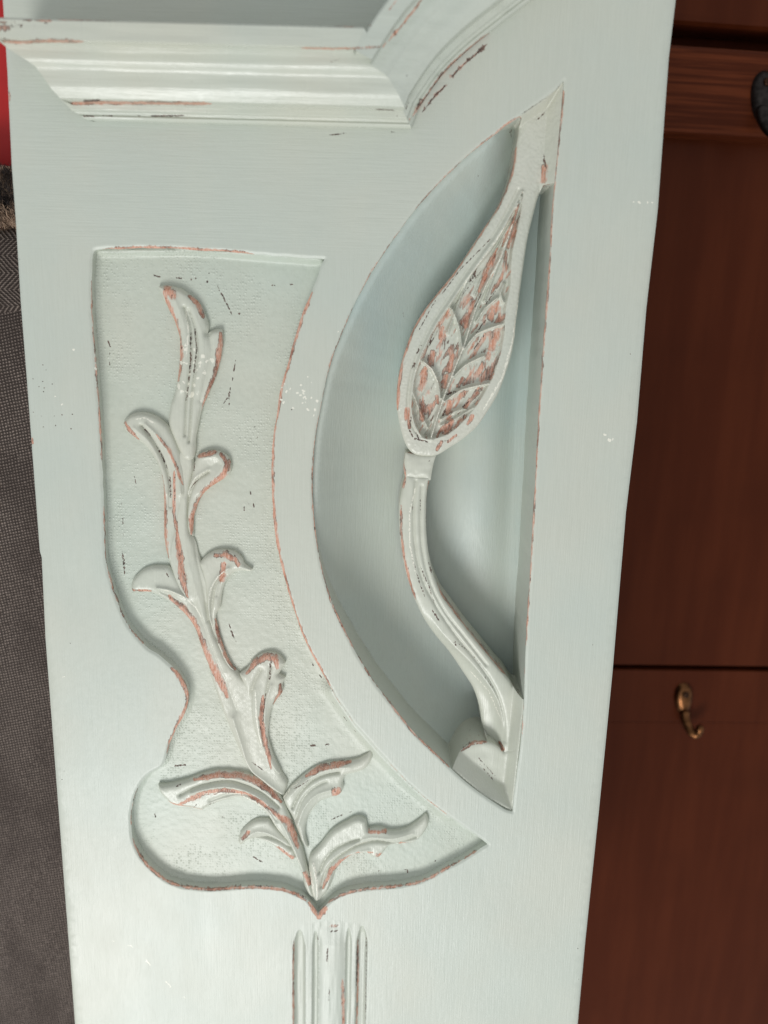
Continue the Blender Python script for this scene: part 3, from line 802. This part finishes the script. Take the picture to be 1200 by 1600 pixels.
def tubeish(name, px, hf, base, mat, step=.8, ww=.25):
    L = smooth(P(px, HB), True, .9)
    return carve(name, [L], hf, mat, panel, base, step, wallwear=ww, tag='bud')
tubeish('collar', [(634,708),(655,711),(682,711),(678,724),(673,751),(655,749),(634,748),(631,735),(632,720)],
        lambda p, d: -11.6 + 1.6 * (1 - np.exp(-d / 1.5)) + vnoise(p[:, 0] / 2, p[:, 1] / 2) * .3, -27, M_LEAF, .7, .55)
sg1 = smooth(P([(650,752),(646,800),(648,850),(660,905),(680,945),(712,993),(752,1043),(775,1080),(787,1120),(789,1160)], HB), False, 1)
sg2 = smooth(P([(659,760),(657,810),(660,860),(672,910),(694,955),(725,995),(760,1040)], HB), False, 1)
sg3 = smooth(P([(690,1000),(715,1035),(740,1068),(760,1100),(772,1140),(775,1160)], HB), False, 1)
cove = P([(664,950),(674,965),(690,988),(715,1015),(740,1040),(768,1077),(780,1100),(786,1125),(789,1150),(788,1178),(770,1174),(755,1145),(750,1117),(740,1087),(723,1060),(703,1030),(680,1000),(663,973),(655,955)], HB)
ridge = smooth(P([(664,950),(674,965),(690,988),(715,1015),(740,1040),(768,1077),(780,1100),(786,1125),(789,1150),(788,1180)], HB), False, 1)
def stem_h(p, d):
    h = -11.4 + 1.5 * (1 - np.exp(-d / 1.6)) - .6 * np.exp(-(d / .45) ** 2)
    h -= 1.5 * np.exp(-(dist(p, sg1) / .8) ** 1.3) * np.clip(d / 1.2, 0, 1) + 1.3 * np.exp(-(dist(p, sg2) / .7) ** 1.3) * np.clip(d / 1.2, 0, 1)
    low = np.clip((P([(690, 960)], HB)[0, 1] - p[:, 1]) / 22, 0, 1)
    h -= np.where(inside(p, cove), 9.0 * (1 - np.exp(-dist(p, ridge) / 3.6)), 0) * low
    return rim_bevel(p, h + vnoise(p[:, 0] / 3.5, p[:, 1] / 5) * .25, 1, 4.4)
tubeish('stem', [(635,742),(655,745),(673,745),(668,765),(666,802),(667,840),(672,877),(680,906),(692,932),(710,957),(732,987),(755,1015),(777,1042),(795,1062),(808,1080),(820,1084),(819,1110),(815,1150),(803,1180),(785,1180),(770,1172),(758,1150),(752,1117),(742,1087),(725,1060),(705,1030),(682,1000),(665,973),(655,953),(645,930),(638,908),(632,886),(627,857),(624,827),(624,790),(629,762)],
        stem_h, -33, M_LEAF, .6, .5)
foot_L = smooth(np.vstack([P([(704,1189),(712,1180),(722,1171),(736,1163),(752,1160),(770,1162),(782,1170),(788,1176),(800,1165)], HB), P([(816,1130),(818,1160),(812,1200),(806,1242),(802,1274),(790,1269),(757,1248),(727,1225),(700,1201)], 0)]), True, .9)
carve('foot', [foot_L], lambda p, d: rim_bevel(p, -10.2 + .7 * (1 - np.exp(-d / 1.0)) - .4 * np.exp(-(d / .4) ** 2) + vnoise(p[:, 0] / 5, p[:, 1] / 5) * .4, 8.0, 4.4), M_LEAF, panel, NFLOOR - 1, .8, wallwear=.22, tag='bud')

# ------------------------------------------------------------------ fluting below the recess
GR = [(458.5, 477, 4.0, 1453), (488, 497.5, 2.6, 1455), (539.5, 549, 2.6, 1450), (556.5, 573.5, 4.0, 1447)]
def flute_h(p, d):
    h = np.zeros(len(p))
    for x1, x2, dep, yt in GR:
        a, b = P([(x1, 1500)])[0, 0], P([(x2, 1500)])[0, 0]
        zt = P([((x1 + x2) / 2, yt)])[0, 1]
        k = np.clip((zt - p[:, 1]) / 11, 0, 1) ** .6
        hw = (b - a) / 2 * np.maximum(k, 1e-3)
        q = np.abs(p[:, 0] - (a + b) / 2) / hw
        h -= dep * np.minimum(1, k * 1.3) * np.clip(1.25 - q ** 2 * 1.25, 0, 1) ** .6 * (k > 0)
    a, b = P([(498, 1500)])[0, 0], P([(538.5, 1500)])[0, 0]
    q = np.clip(np.abs(p[:, 0] - (a + b) / 2) / ((b - a) / 2), 0, 1)
    k = np.clip((P([(518, 1448)])[0, 1] - p[:, 1]) / 12, 0, 1)
    h += (1.3 * np.sqrt(1 - q ** 2 + 1e-6) - .9 * (q < 1) * q ** 3) * k
    h += vnoise(p[:, 0] / 1.5, p[:, 1] / 14) * .3 * np.clip(d / 2, 0, 1)
    return h * np.clip(d / .5, 0, 1) - .001
TAG = 'flute'
W([(559,1470),(559,1530),(557,1610)], 2.6, .9); C([(558,1482),(558,1500),(557,1545)], 2.8, .85); C([(572,1465),(572,1520),(571,1600)], 1.6, .8)
W([(459,1470),(458,1520),(458,1610)], 2.4, .82); C([(459,1470),(458,1500)], 1.6, .75)
W([(535,1530),(536,1570),(537,1610)], 4.5, .80); W([(518,1447),(528,1446)], 6, .7); C([(517,1455),(528,1453)], 3, .8); C([(512,1480),(511,1500)], 2.4, .85); C([(496,1462),(497,1472)], 2, .8); C([(515,1540),(514,1562)], 2.4, .72)
carve('fluting', [flu], flute_h, M_BOARD, panel, -1, .6, walls=False, tag='flute')

# ------------------------------------------------------------------ ledge moulding
prof = [(193.5, 0.0, 141), (192, 3.0, 138), (189, 4.8, 131), (186, 5.4, 127), (183, 4.9, 123), (179, 5.3, 115), (178, 6.8, 113), (175, 7.8, 110), (166, 8.4, 101), (165, 9.6, 99), (163, 13.0, 97), (160, 17.5, 95), (158, 18.6, 93), (152, 19.6, 88), (146, 20.6, 82), (139, 21.5, 77), (131, 21.9, 71), (122, 22.2, 65), (113, 22.8, 58), (109, 23.6, 54), (104, 24.6, 47), (99, 25.4, 39), (95, 25.7, 32), (85, 26.1, 16), (76, 26.8, 4), (72, 28.5, -2), (70, 32.0, -4), (67, 34.0, -5), (38, 34.2, -6), (35.5, 33.6, -6), (35, 32.0, -6)]
base = P([(642,190),(664,155),(690,119),(733,77),(767,50),(830,2),(900,-45),(985,-95)])
base = smooth(base, False, 6, 90)
z0 = P([(300, 193.5)])[0, 1]
base[0, 1] = z0
rows = []
for y, h, xs in prof:
    z = P([(300, y)], h)[0, 1]
    r = z - z0
    xl = P([(xs, y - 3)], h)[0, 0]
    pth = np.vstack([[xl, z0], base])
    off = []
    for i in range(1, len(pth)):
        d1 = pth[i] - pth[i - 1]; d1 = d1 / np.linalg.norm(d1)
        if i < len(pth) - 1:
            d2 = pth[i + 1] - pth[i]; d2 = d2 / np.linalg.norm(d2)
        else:
            d2 = d1
        n1, n2 = np.array([-d1[1], d1[0]]), np.array([-d2[1], d2[0]])
        nn = n1 + n2; nn /= np.linalg.norm(nn)
        off.append(pth[i] + nn * r / max(.3, nn @ n1))
    c = off[0]
    k = 430
    seg = np.array([[xl + (c[0] - xl) * i / k, z0 + r] for i in range(k)])
    rest = []
    off = np.array(off)
    for a, b in zip(off[:-1], off[1:]):
        rest += [a + (b - a) * i / 12 for i in range(12)]
    rest = np.array(rest + [off[-1]])
    rows.append((seg, rest, h))
# densify profile: split into the straight run and the rising run so the mitre stays crisp
def sweep(which):
    pts, hs = [], []
    lines = []
    for (s, rst, h) in rows:
        L = np.vstack([s, rst[:1]]) if which == 0 else rst
        lines.append((L, h))
    dense = []
    for (L1, h1), (L2, h2) in zip(lines[:-1], lines[1:]):
        n = max(1, int(np.hypot(np.linalg.norm(L2[0] - L1[0]), h2 - h1) / .8))
        for i in range(n):
            dense.append((L1 + (L2 - L1) * i / n, h1 + (h2 - h1) * i / n))
    dense.append(lines[-1])
    dense.append((lines[-1][0], lines[-1][1] - .01))
    dense.append((lines[-1][0] + np.array([0, .05]), -1.0))
    V, Fc = [], []
    n = len(dense[0][0])
    for L, h in dense:
        V.append(np.stack([L[:, 0], np.full(n, -h) + vnoise(L[:, 0] / 22, L[:, 1] / 3) * .35, L[:, 1]], 1))
    m = len(dense)
    for a in range(m - 1):
        for i in range(n - 1):
            Fc.append((a * n + i, a * n + i + 1, (a + 1) * n + i + 1, (a + 1) * n + i))
    # end face returning to the board
    if which == 0:
        st = sum(len(v) for v in V)
        ends = [v[0] for v in V]
        V.append(np.array(ends)); V.append(np.array([[e[0] + 3.0, 1.0, e[2]] for e in ends]))
        for a in range(m - 1):
            Fc.append((st + a, st + a + 1, st + m + a + 1, st + m + a))
    else:
        st = sum(len(v) for v in V)
        ends = [v[-1] for v in V]
        V.append(np.array(ends)); V.append(np.array([[e[0], 1.0, e[2]] for e in ends]))
        for a in range(m - 1):
            Fc.append((st + a + 1, st + a, st + m + a, st + m + a + 1))
    return np.concatenate(V), Fc
for wch in (0, 1):
    V, Fc = sweep(wch)
    att = paint_solid(V, 'mould')
    o = link('moulding', V / 1000, Fc, M_MOULD if wch == 0 else M_BOARD, panel, True, att)
    o.data.set_sharp_from_angle(angle=math.radians(38))

# ------------------------------------------------------------------ stained wood panelling behind
WD = 200.0     # mm behind the panel face
yaw, rol = math.radians(-4.2), math.radians(-1.0)
Rw = Matrix.Rotation(-yaw, 3, 'Z') @ Matrix.Rotation(0, 3, 'X') @ Matrix.Rotation(rol * -1, 3, 'Y')
ax_r, ax_n, ax_u = [np.array(Rw @ Vector(v)) for v in ((1, 0, 0), (0, -1, 0), (0, 0, 1))]
org = None
def onwall(px, c=0.0):
    d = rays(px)
    o = np.array([120.0, WD, -150.0]) + ax_n * c
    t = ((o - CAM) @ ax_n) / (d @ ax_n)
    p = CAM + d * t[:, None]
    q = p - np.array([120.0, WD, -150.0])
    return np.stack([q @ ax_r, q @ ax_u], 1)
Mw = Matrix.Identity(4)
for i in range(3):
    Mw[i][0] = ax_r[i]; Mw[i][1] = -ax_n[i]; Mw[i][2] = ax_u[i]
    Mw[i][3] = [120.0, WD, -150.0][i] / 1000
wall = empty('wood_panelling', 'dark red brown stained wooden panelling standing behind the painted panel', 'panelling')
wall.matrix_world = Mw

def slab(name, b1, b2, c, thick, mat, bev=2.0, parent=None, a1=-900, a2=700):
    """board from height b1 to b2, front face c mm proud, with eased edges"""
    pr = [(b1, c - thick), (b1, c - bev), (b1 + bev * .3, c - bev * .3), (b1 + bev, c), (b2 - bev, c), (b2 - bev * .3, c - bev * .3), (b2, c - bev), (b2, c - thick)]
    V, Fc = [], []
    for a in (a1, a2):
        V += [(a / 1000, -q / 1000, b / 1000) for b, q in pr]
    n = len(pr)
    for i in range(n - 1):
        Fc.append((i, n + i, n + i + 1, i + 1))
    Fc.append(tuple(range(n))[::1]); Fc.append(tuple(range(2 * n - 1, n - 1, -1)))
    o = link(name, V, Fc, mat, parent or wall, False)
    return o
by = lambda y, c=0.0: onwall([(1110, y)], c)[0, 1]
slab('panel', by(45), by(-300), 8, 25, M_PANEL, 5)
slab('rail', by(211, 16), by(72, 16), 16, 35, M_RAIL, 3)
slab('panel', by(1041), by(205), 0, 20, M_PANEL, 1.5)
slab('lower_rail', by(1129, 1), by(1048, 1), 1, 25, M_PANEL, .7)
slab('lower_panel', by(1850), by(1129, 1) - .15, 0.4, 25, M_PANEL, .5)
slab('backing', by(2200), by(-400), -24, 10, M_PANEL, 1.0)

# ------------------------------------------------------------------ coat hooks
def lathe_path(pts, rad, seg=14):
    V, Fc = [], []
    p = np.array(pts, float)
    tang = np.gradient(p, axis=0)
    for q, t, r in zip(p, tang, rad):
        t = t / np.linalg.norm(t)
        a = np.cross(t, [1, 0, 0.02]); a /= np.linalg.norm(a)
        b = np.cross(t, a)
        for k in range(seg):
            an = 2 * math.pi * k / seg
            V.append(q + (a * math.cos(an) + b * math.sin(an)) * r)
    for i in range(len(p) - 1):
        for k in range(seg):
            l = (k + 1) % seg
            Fc.append((i * seg + k, i * seg + l, (i + 1) * seg + l, (i + 1) * seg + k))
    Fc.append(tuple(range(seg))[::-1]); Fc.append(tuple(range((len(p) - 1) * seg, len(p) * seg)))
    return np.array(V), Fc
def make_hook(label, mat, px, c, scale, lean):
    h = empty('coat_hook', label, 'coat hook', 'coat hooks on the wood panelling')
    q = onwall([px], c)[0]
    h.matrix_world = Mw @ Matrix.Translation((q[0] / 1000, -c / 1000, q[1] / 1000)) @ Matrix.Rotation(lean, 4, 'Y') @ Matrix.Scale(scale, 4)
    # teardrop backplate, 10 wide x 24 tall, domed
    V, Fc = [], []
    rings, seg = 8, 32
    for i in range(rings + 1):
        f = 1 - i / rings
        for k in range(seg):
            a = 2 * math.pi * k / seg
            z = math.cos(a) * 13
            wdt = 8.2 * math.sin(a) * (1 - .34 * (1 - math.cos(a)) / 2 * 1.2)
            dome = 5.0 * math.sqrt(max(0, 1 - f ** 2.4))
            V.append((wdt * f, -dome, z * f))
    for i in range(rings):
        for k in range(seg):
            l = (k + 1) % seg
            Fc.append((i * seg + k, (i + 1) * seg + k, (i + 1) * seg + l, i * seg + l))
    link('backplate', np.array(V) / 1000, Fc, mat, h)
    # screw in the upper part
    V, Fc = [], []
    for i, (r, y) in enumerate([(2.4, -4.0), (2.3, -5.3), (1.6, -5.9), (.01, -6.0)]):
        for k in range(16):
            a = 2 * math.pi * k / 16
            V.append((r * math.cos(a), y, 6 + r * math.sin(a)))
    for i in range(3):
        for k in range(16):
            l = (k + 1) % 16
            Fc.append((i * 16 + k, i * 16 + l, (i + 1) * 16 + l, (i + 1) * 16 + k))
    link('screw', np.array(V) / 1000, Fc, M_SCREW, h)
    # arm: leaves the foot of the plate, sweeps down and forward, curls up to a ball tip
    ctl = np.array([(0, -3, -8), (-.5, -5, -12), (.3, -8, -16.5), (2.0, -11, -20.8), (4.6, -12.8, -22), (6.7, -13.3, -19), (7.2, -12.8, -14)], float)
    t = np.linspace(0, 1, len(ctl)); tt = np.linspace(0, 1, 34)
    # smooth interpolation
    cc = smooth(ctl[:, [0, 2]], False, .6, 170); 
    path = np.stack([np.interp(tt, t, ctl[:, k]) for k in range(3)], 1)
    for _ in range(4):
        path[1:-1] = (path[:-2] + 2 * path[1:-1] + path[2:]) / 4
    rad = np.interp(tt, [0, .25, .8, .9, .96, 1], [3.8, 3.4, 2.7, 3.0, 2.7, 1.0])
    V, Fc = lathe_path(path, rad)
    link('arm', V / 1000, Fc, mat, h)
    return h
make_hook('small brass coat hook screwed below the dark groove in the panelling', M_BRASS, (1067, 1093), 1.2, 1.14, math.radians(-6))
make_hook('dark metal coat hook on the upper rail at the right edge', M_IRON, (1190, 150), 16.3, 1.2, 0)

# ------------------------------------------------------------------ upholstery and soft things at the left
def cloth_material(name, c1, c2, herring):
    t = NT(name)
    tc = t.add('ShaderNodeTexCoord')
    sep = t.add('ShaderNodeSeparateXYZ')
    t.l.new(tc.outputs['Object'], sep.inputs[0])
    wob = t.noise(t.coord((120, 120, 120)), 1, 3)
    x = t.math('ADD', t.math('MULTIPLY', sep.outputs[0], 1000.0), t.math('MULTIPLY', wob, 1.1))
    z = t.math('ADD', t.math('MULTIPLY', sep.outputs[2], 1000.0), t.math('MULTIPLY', wob, 1.4))
    if herring:
        zig = t.math('PINGPONG', z, 9.0)
        s1 = t.math('SINE', t.math('MULTIPLY', t.math('ADD', x, zig), 2 * math.pi / 2.6))
        s2 = t.math('SINE', t.math('MULTIPLY', z, 2 * math.pi / 1.1))
        hgt = t.math('ADD', s1, t.math('MULTIPLY', s2, .35))
    else:
        xs = t.math('ADD', x, t.math('MULTIPLY', z, .12))
        s1 = t.math('SINE', t.math('MULTIPLY', xs, 2 * math.pi / 1.8))
        s2 = t.math('SINE', t.math('MULTIPLY', t.math('SUBTRACT', z, t.math('MULTIPLY', x, .25)), 2 * math.pi / 1.8))
        hgt = t.math('MULTIPLY', t.math('ADD', s1, s2), .6)
        hgt = t.math('ADD', hgt, t.math('MULTIPLY', t.math('MULTIPLY', s1, s2), .5))
    fuzz = t.noise(t.coord((900, 900, 900)), 1, 3)
    big = t.noise(t.coord((40, 40, 22)), 1, 3)
    f = t.map(t.math('ADD', hgt, t.math('MULTIPLY', t.math('SUBTRACT', fuzz, .5), 3.2)), -.6, 1.7)
    col = t.mix(f, c1, c2)
    col = t.mix(t.math('MULTIPLY', t.map(big, .4, .7), .4), col, (c1[0] * .8, c1[1] * .75, c1[2] * .75, 1))
    t.l.new(col, t.b.inputs['Base Color'])
    t.b.inputs['Roughness'].default_value = .85
    t.b.inputs['Specular IOR Level'].default_value = .2
    t.l.new(t.bump(hgt, .8, .0006), t.b.inputs['Normal'])
    return t.m
M_WEAVE = cloth_material('basket_weave_cloth', lin(64, 56, 52), lin(164, 149, 139), False)
M_HERR = cloth_material('herringbone_cloth', lin(60, 52, 48), lin(140, 127, 118), True)

def pillow(name, label, cat, c, size, mat, tilt=0.0, parent=None, p=3.2):
    """soft box: superellipsoid with a slight sag"""
    V, Fc = [], []
    nu, nv = 72, 48
    for i in range(nv + 1):
        th = -math.pi / 2 + math.pi * i / nv
        for k in range(nu):
            ph = 2 * math.pi * k / nu
            sg = lambda v, e: math.copysign(abs(v) ** e, v)
            x = sg(math.cos(th), 2 / p) * sg(math.cos(ph), 2 / p)
            y = sg(math.cos(th), 2 / p) * sg(math.sin(ph), 2 / p)
            z = sg(math.sin(th), 2 / p)
            V.append((x * size[0] / 2, y * size[1] / 2, z * size[2] / 2))
    V = np.array(V)
    V[:, 1] += vnoise(V[:, 0] / 40, V[:, 2] / 40) * 6
    for i in range(nv):
        for k in range(nu):
            l = (k + 1) % nu
            Fc.append((i * nu + k, i * nu + l, (i + 1) * nu + l, (i + 1) * nu + k))
    o = link(name, V / 1000, Fc, mat, parent)
    o.location = np.array(c) / 1000
    o.rotation_euler = (0, tilt, 0)
    if label:
        o['label'] = label
        o['category'] = cat
    return o
def at(px, y):
    d = rays([px])[0]
    return CAM + d * ((y - CAM[1]) / d[1])
t1, b1 = at((20, 412), 70), at((20, 1900), 70)
sx = at((0, 900), 70)[0]
pillow('upholstered_seat', 'dark grey brown basket weave upholstery along the left of the painted panel', 'upholstery',
       (sx - 30, 60 + 70, (t1[2] + b1[2]) / 2), (330, 140, abs(t1[2] - b1[2]) + 20), M_WEAVE, 0, p=7)
c1, c2 = at((5, 352), 62), at((5, 470), 62)
pillow('woven_cushion', 'brown herringbone cushion just above the grey basket weave upholstery', 'cushion',
       (c1[0] - 45, 62 + 30, (c1[2] + c2[2]) / 2 - 4), (150, 60, c1[2] - c2[2] + 14), M_HERR, 0, p=5)
# shaggy throw
q = at((2, 305), 60)
tF = NT('shaggy_fibre')
oi = tF.noise(tF.coord((90, 90, 70)), 1, 3)
tF.l.new(tF.mix(tF.map(oi, .45, .56), lin(34, 26, 24), lin(176, 150, 128)), tF.b.inputs['Base Color'])
tF.b.inputs['Roughness'].default_value = .8
V, Fc = [], []
for _ in range(9000):
    a, b = random.uniform(-58, 14), random.uniform(-17, 15)
    up = random.uniform(-.6, .9)
    L = random.uniform(3, 6.5)
    p0 = np.array([q[0] + a, q[1] + 6 + random.uniform(-4, 4), q[2] + b])
    dr = np.array([random.uniform(-.6, .6), -1.0, up]); dr /= np.linalg.norm(dr)
    p1 = p0 + dr * L * .6
    p2 = p1 + (dr + np.array([random.uniform(-.8, .8), .1, random.uniform(-.8, .5)])) * L * .45
    sd = np.cross(dr, [0, 0, 1]); sd = sd / (np.linalg.norm(sd) + 1e-6) * .15
    n = len(V)
    V += [p0 - sd, p0 + sd, p1 - sd, p1 + sd, p2]
    Fc += [(n, n + 1, n + 3, n + 2), (n + 2, n + 3, n + 4)]
fur = empty('shaggy_throw', 'dark and beige shaggy throw between the red cover and herringbone cushion', 'throw')
pile = link('pile', np.array(V) / 1000, Fc, tF.m, fur, False)
pile['kind'] = 'stuff'
pillow('backing', None, None, (q[0] - 24, q[1] + 18, q[2]), (80, 26, 36), tF.m, 0, fur, 4)
# red cover
M_RED = NT('red_cloth')
rn = M_RED.noise(M_RED.coord((30, 30, 30)), 1, 3)
M_RED.l.new(M_RED.mix(rn, lin(196, 22, 20), lin(150, 16, 16)), M_RED.b.inputs['Base Color'])
M_RED.b.inputs['Roughness'].default_value = .6
rt, rb = at((0, -220), 95), at((0, 285), 95)
pillow('red_cover', 'plain bright red cover at the left edge beside the moulding', 'cover',
       (rt[0] - 70, 95 + 25, (rt[2] + rb[2]) / 2), (220, 50, rt[2] - rb[2]), M_RED.m, 0, p=7)
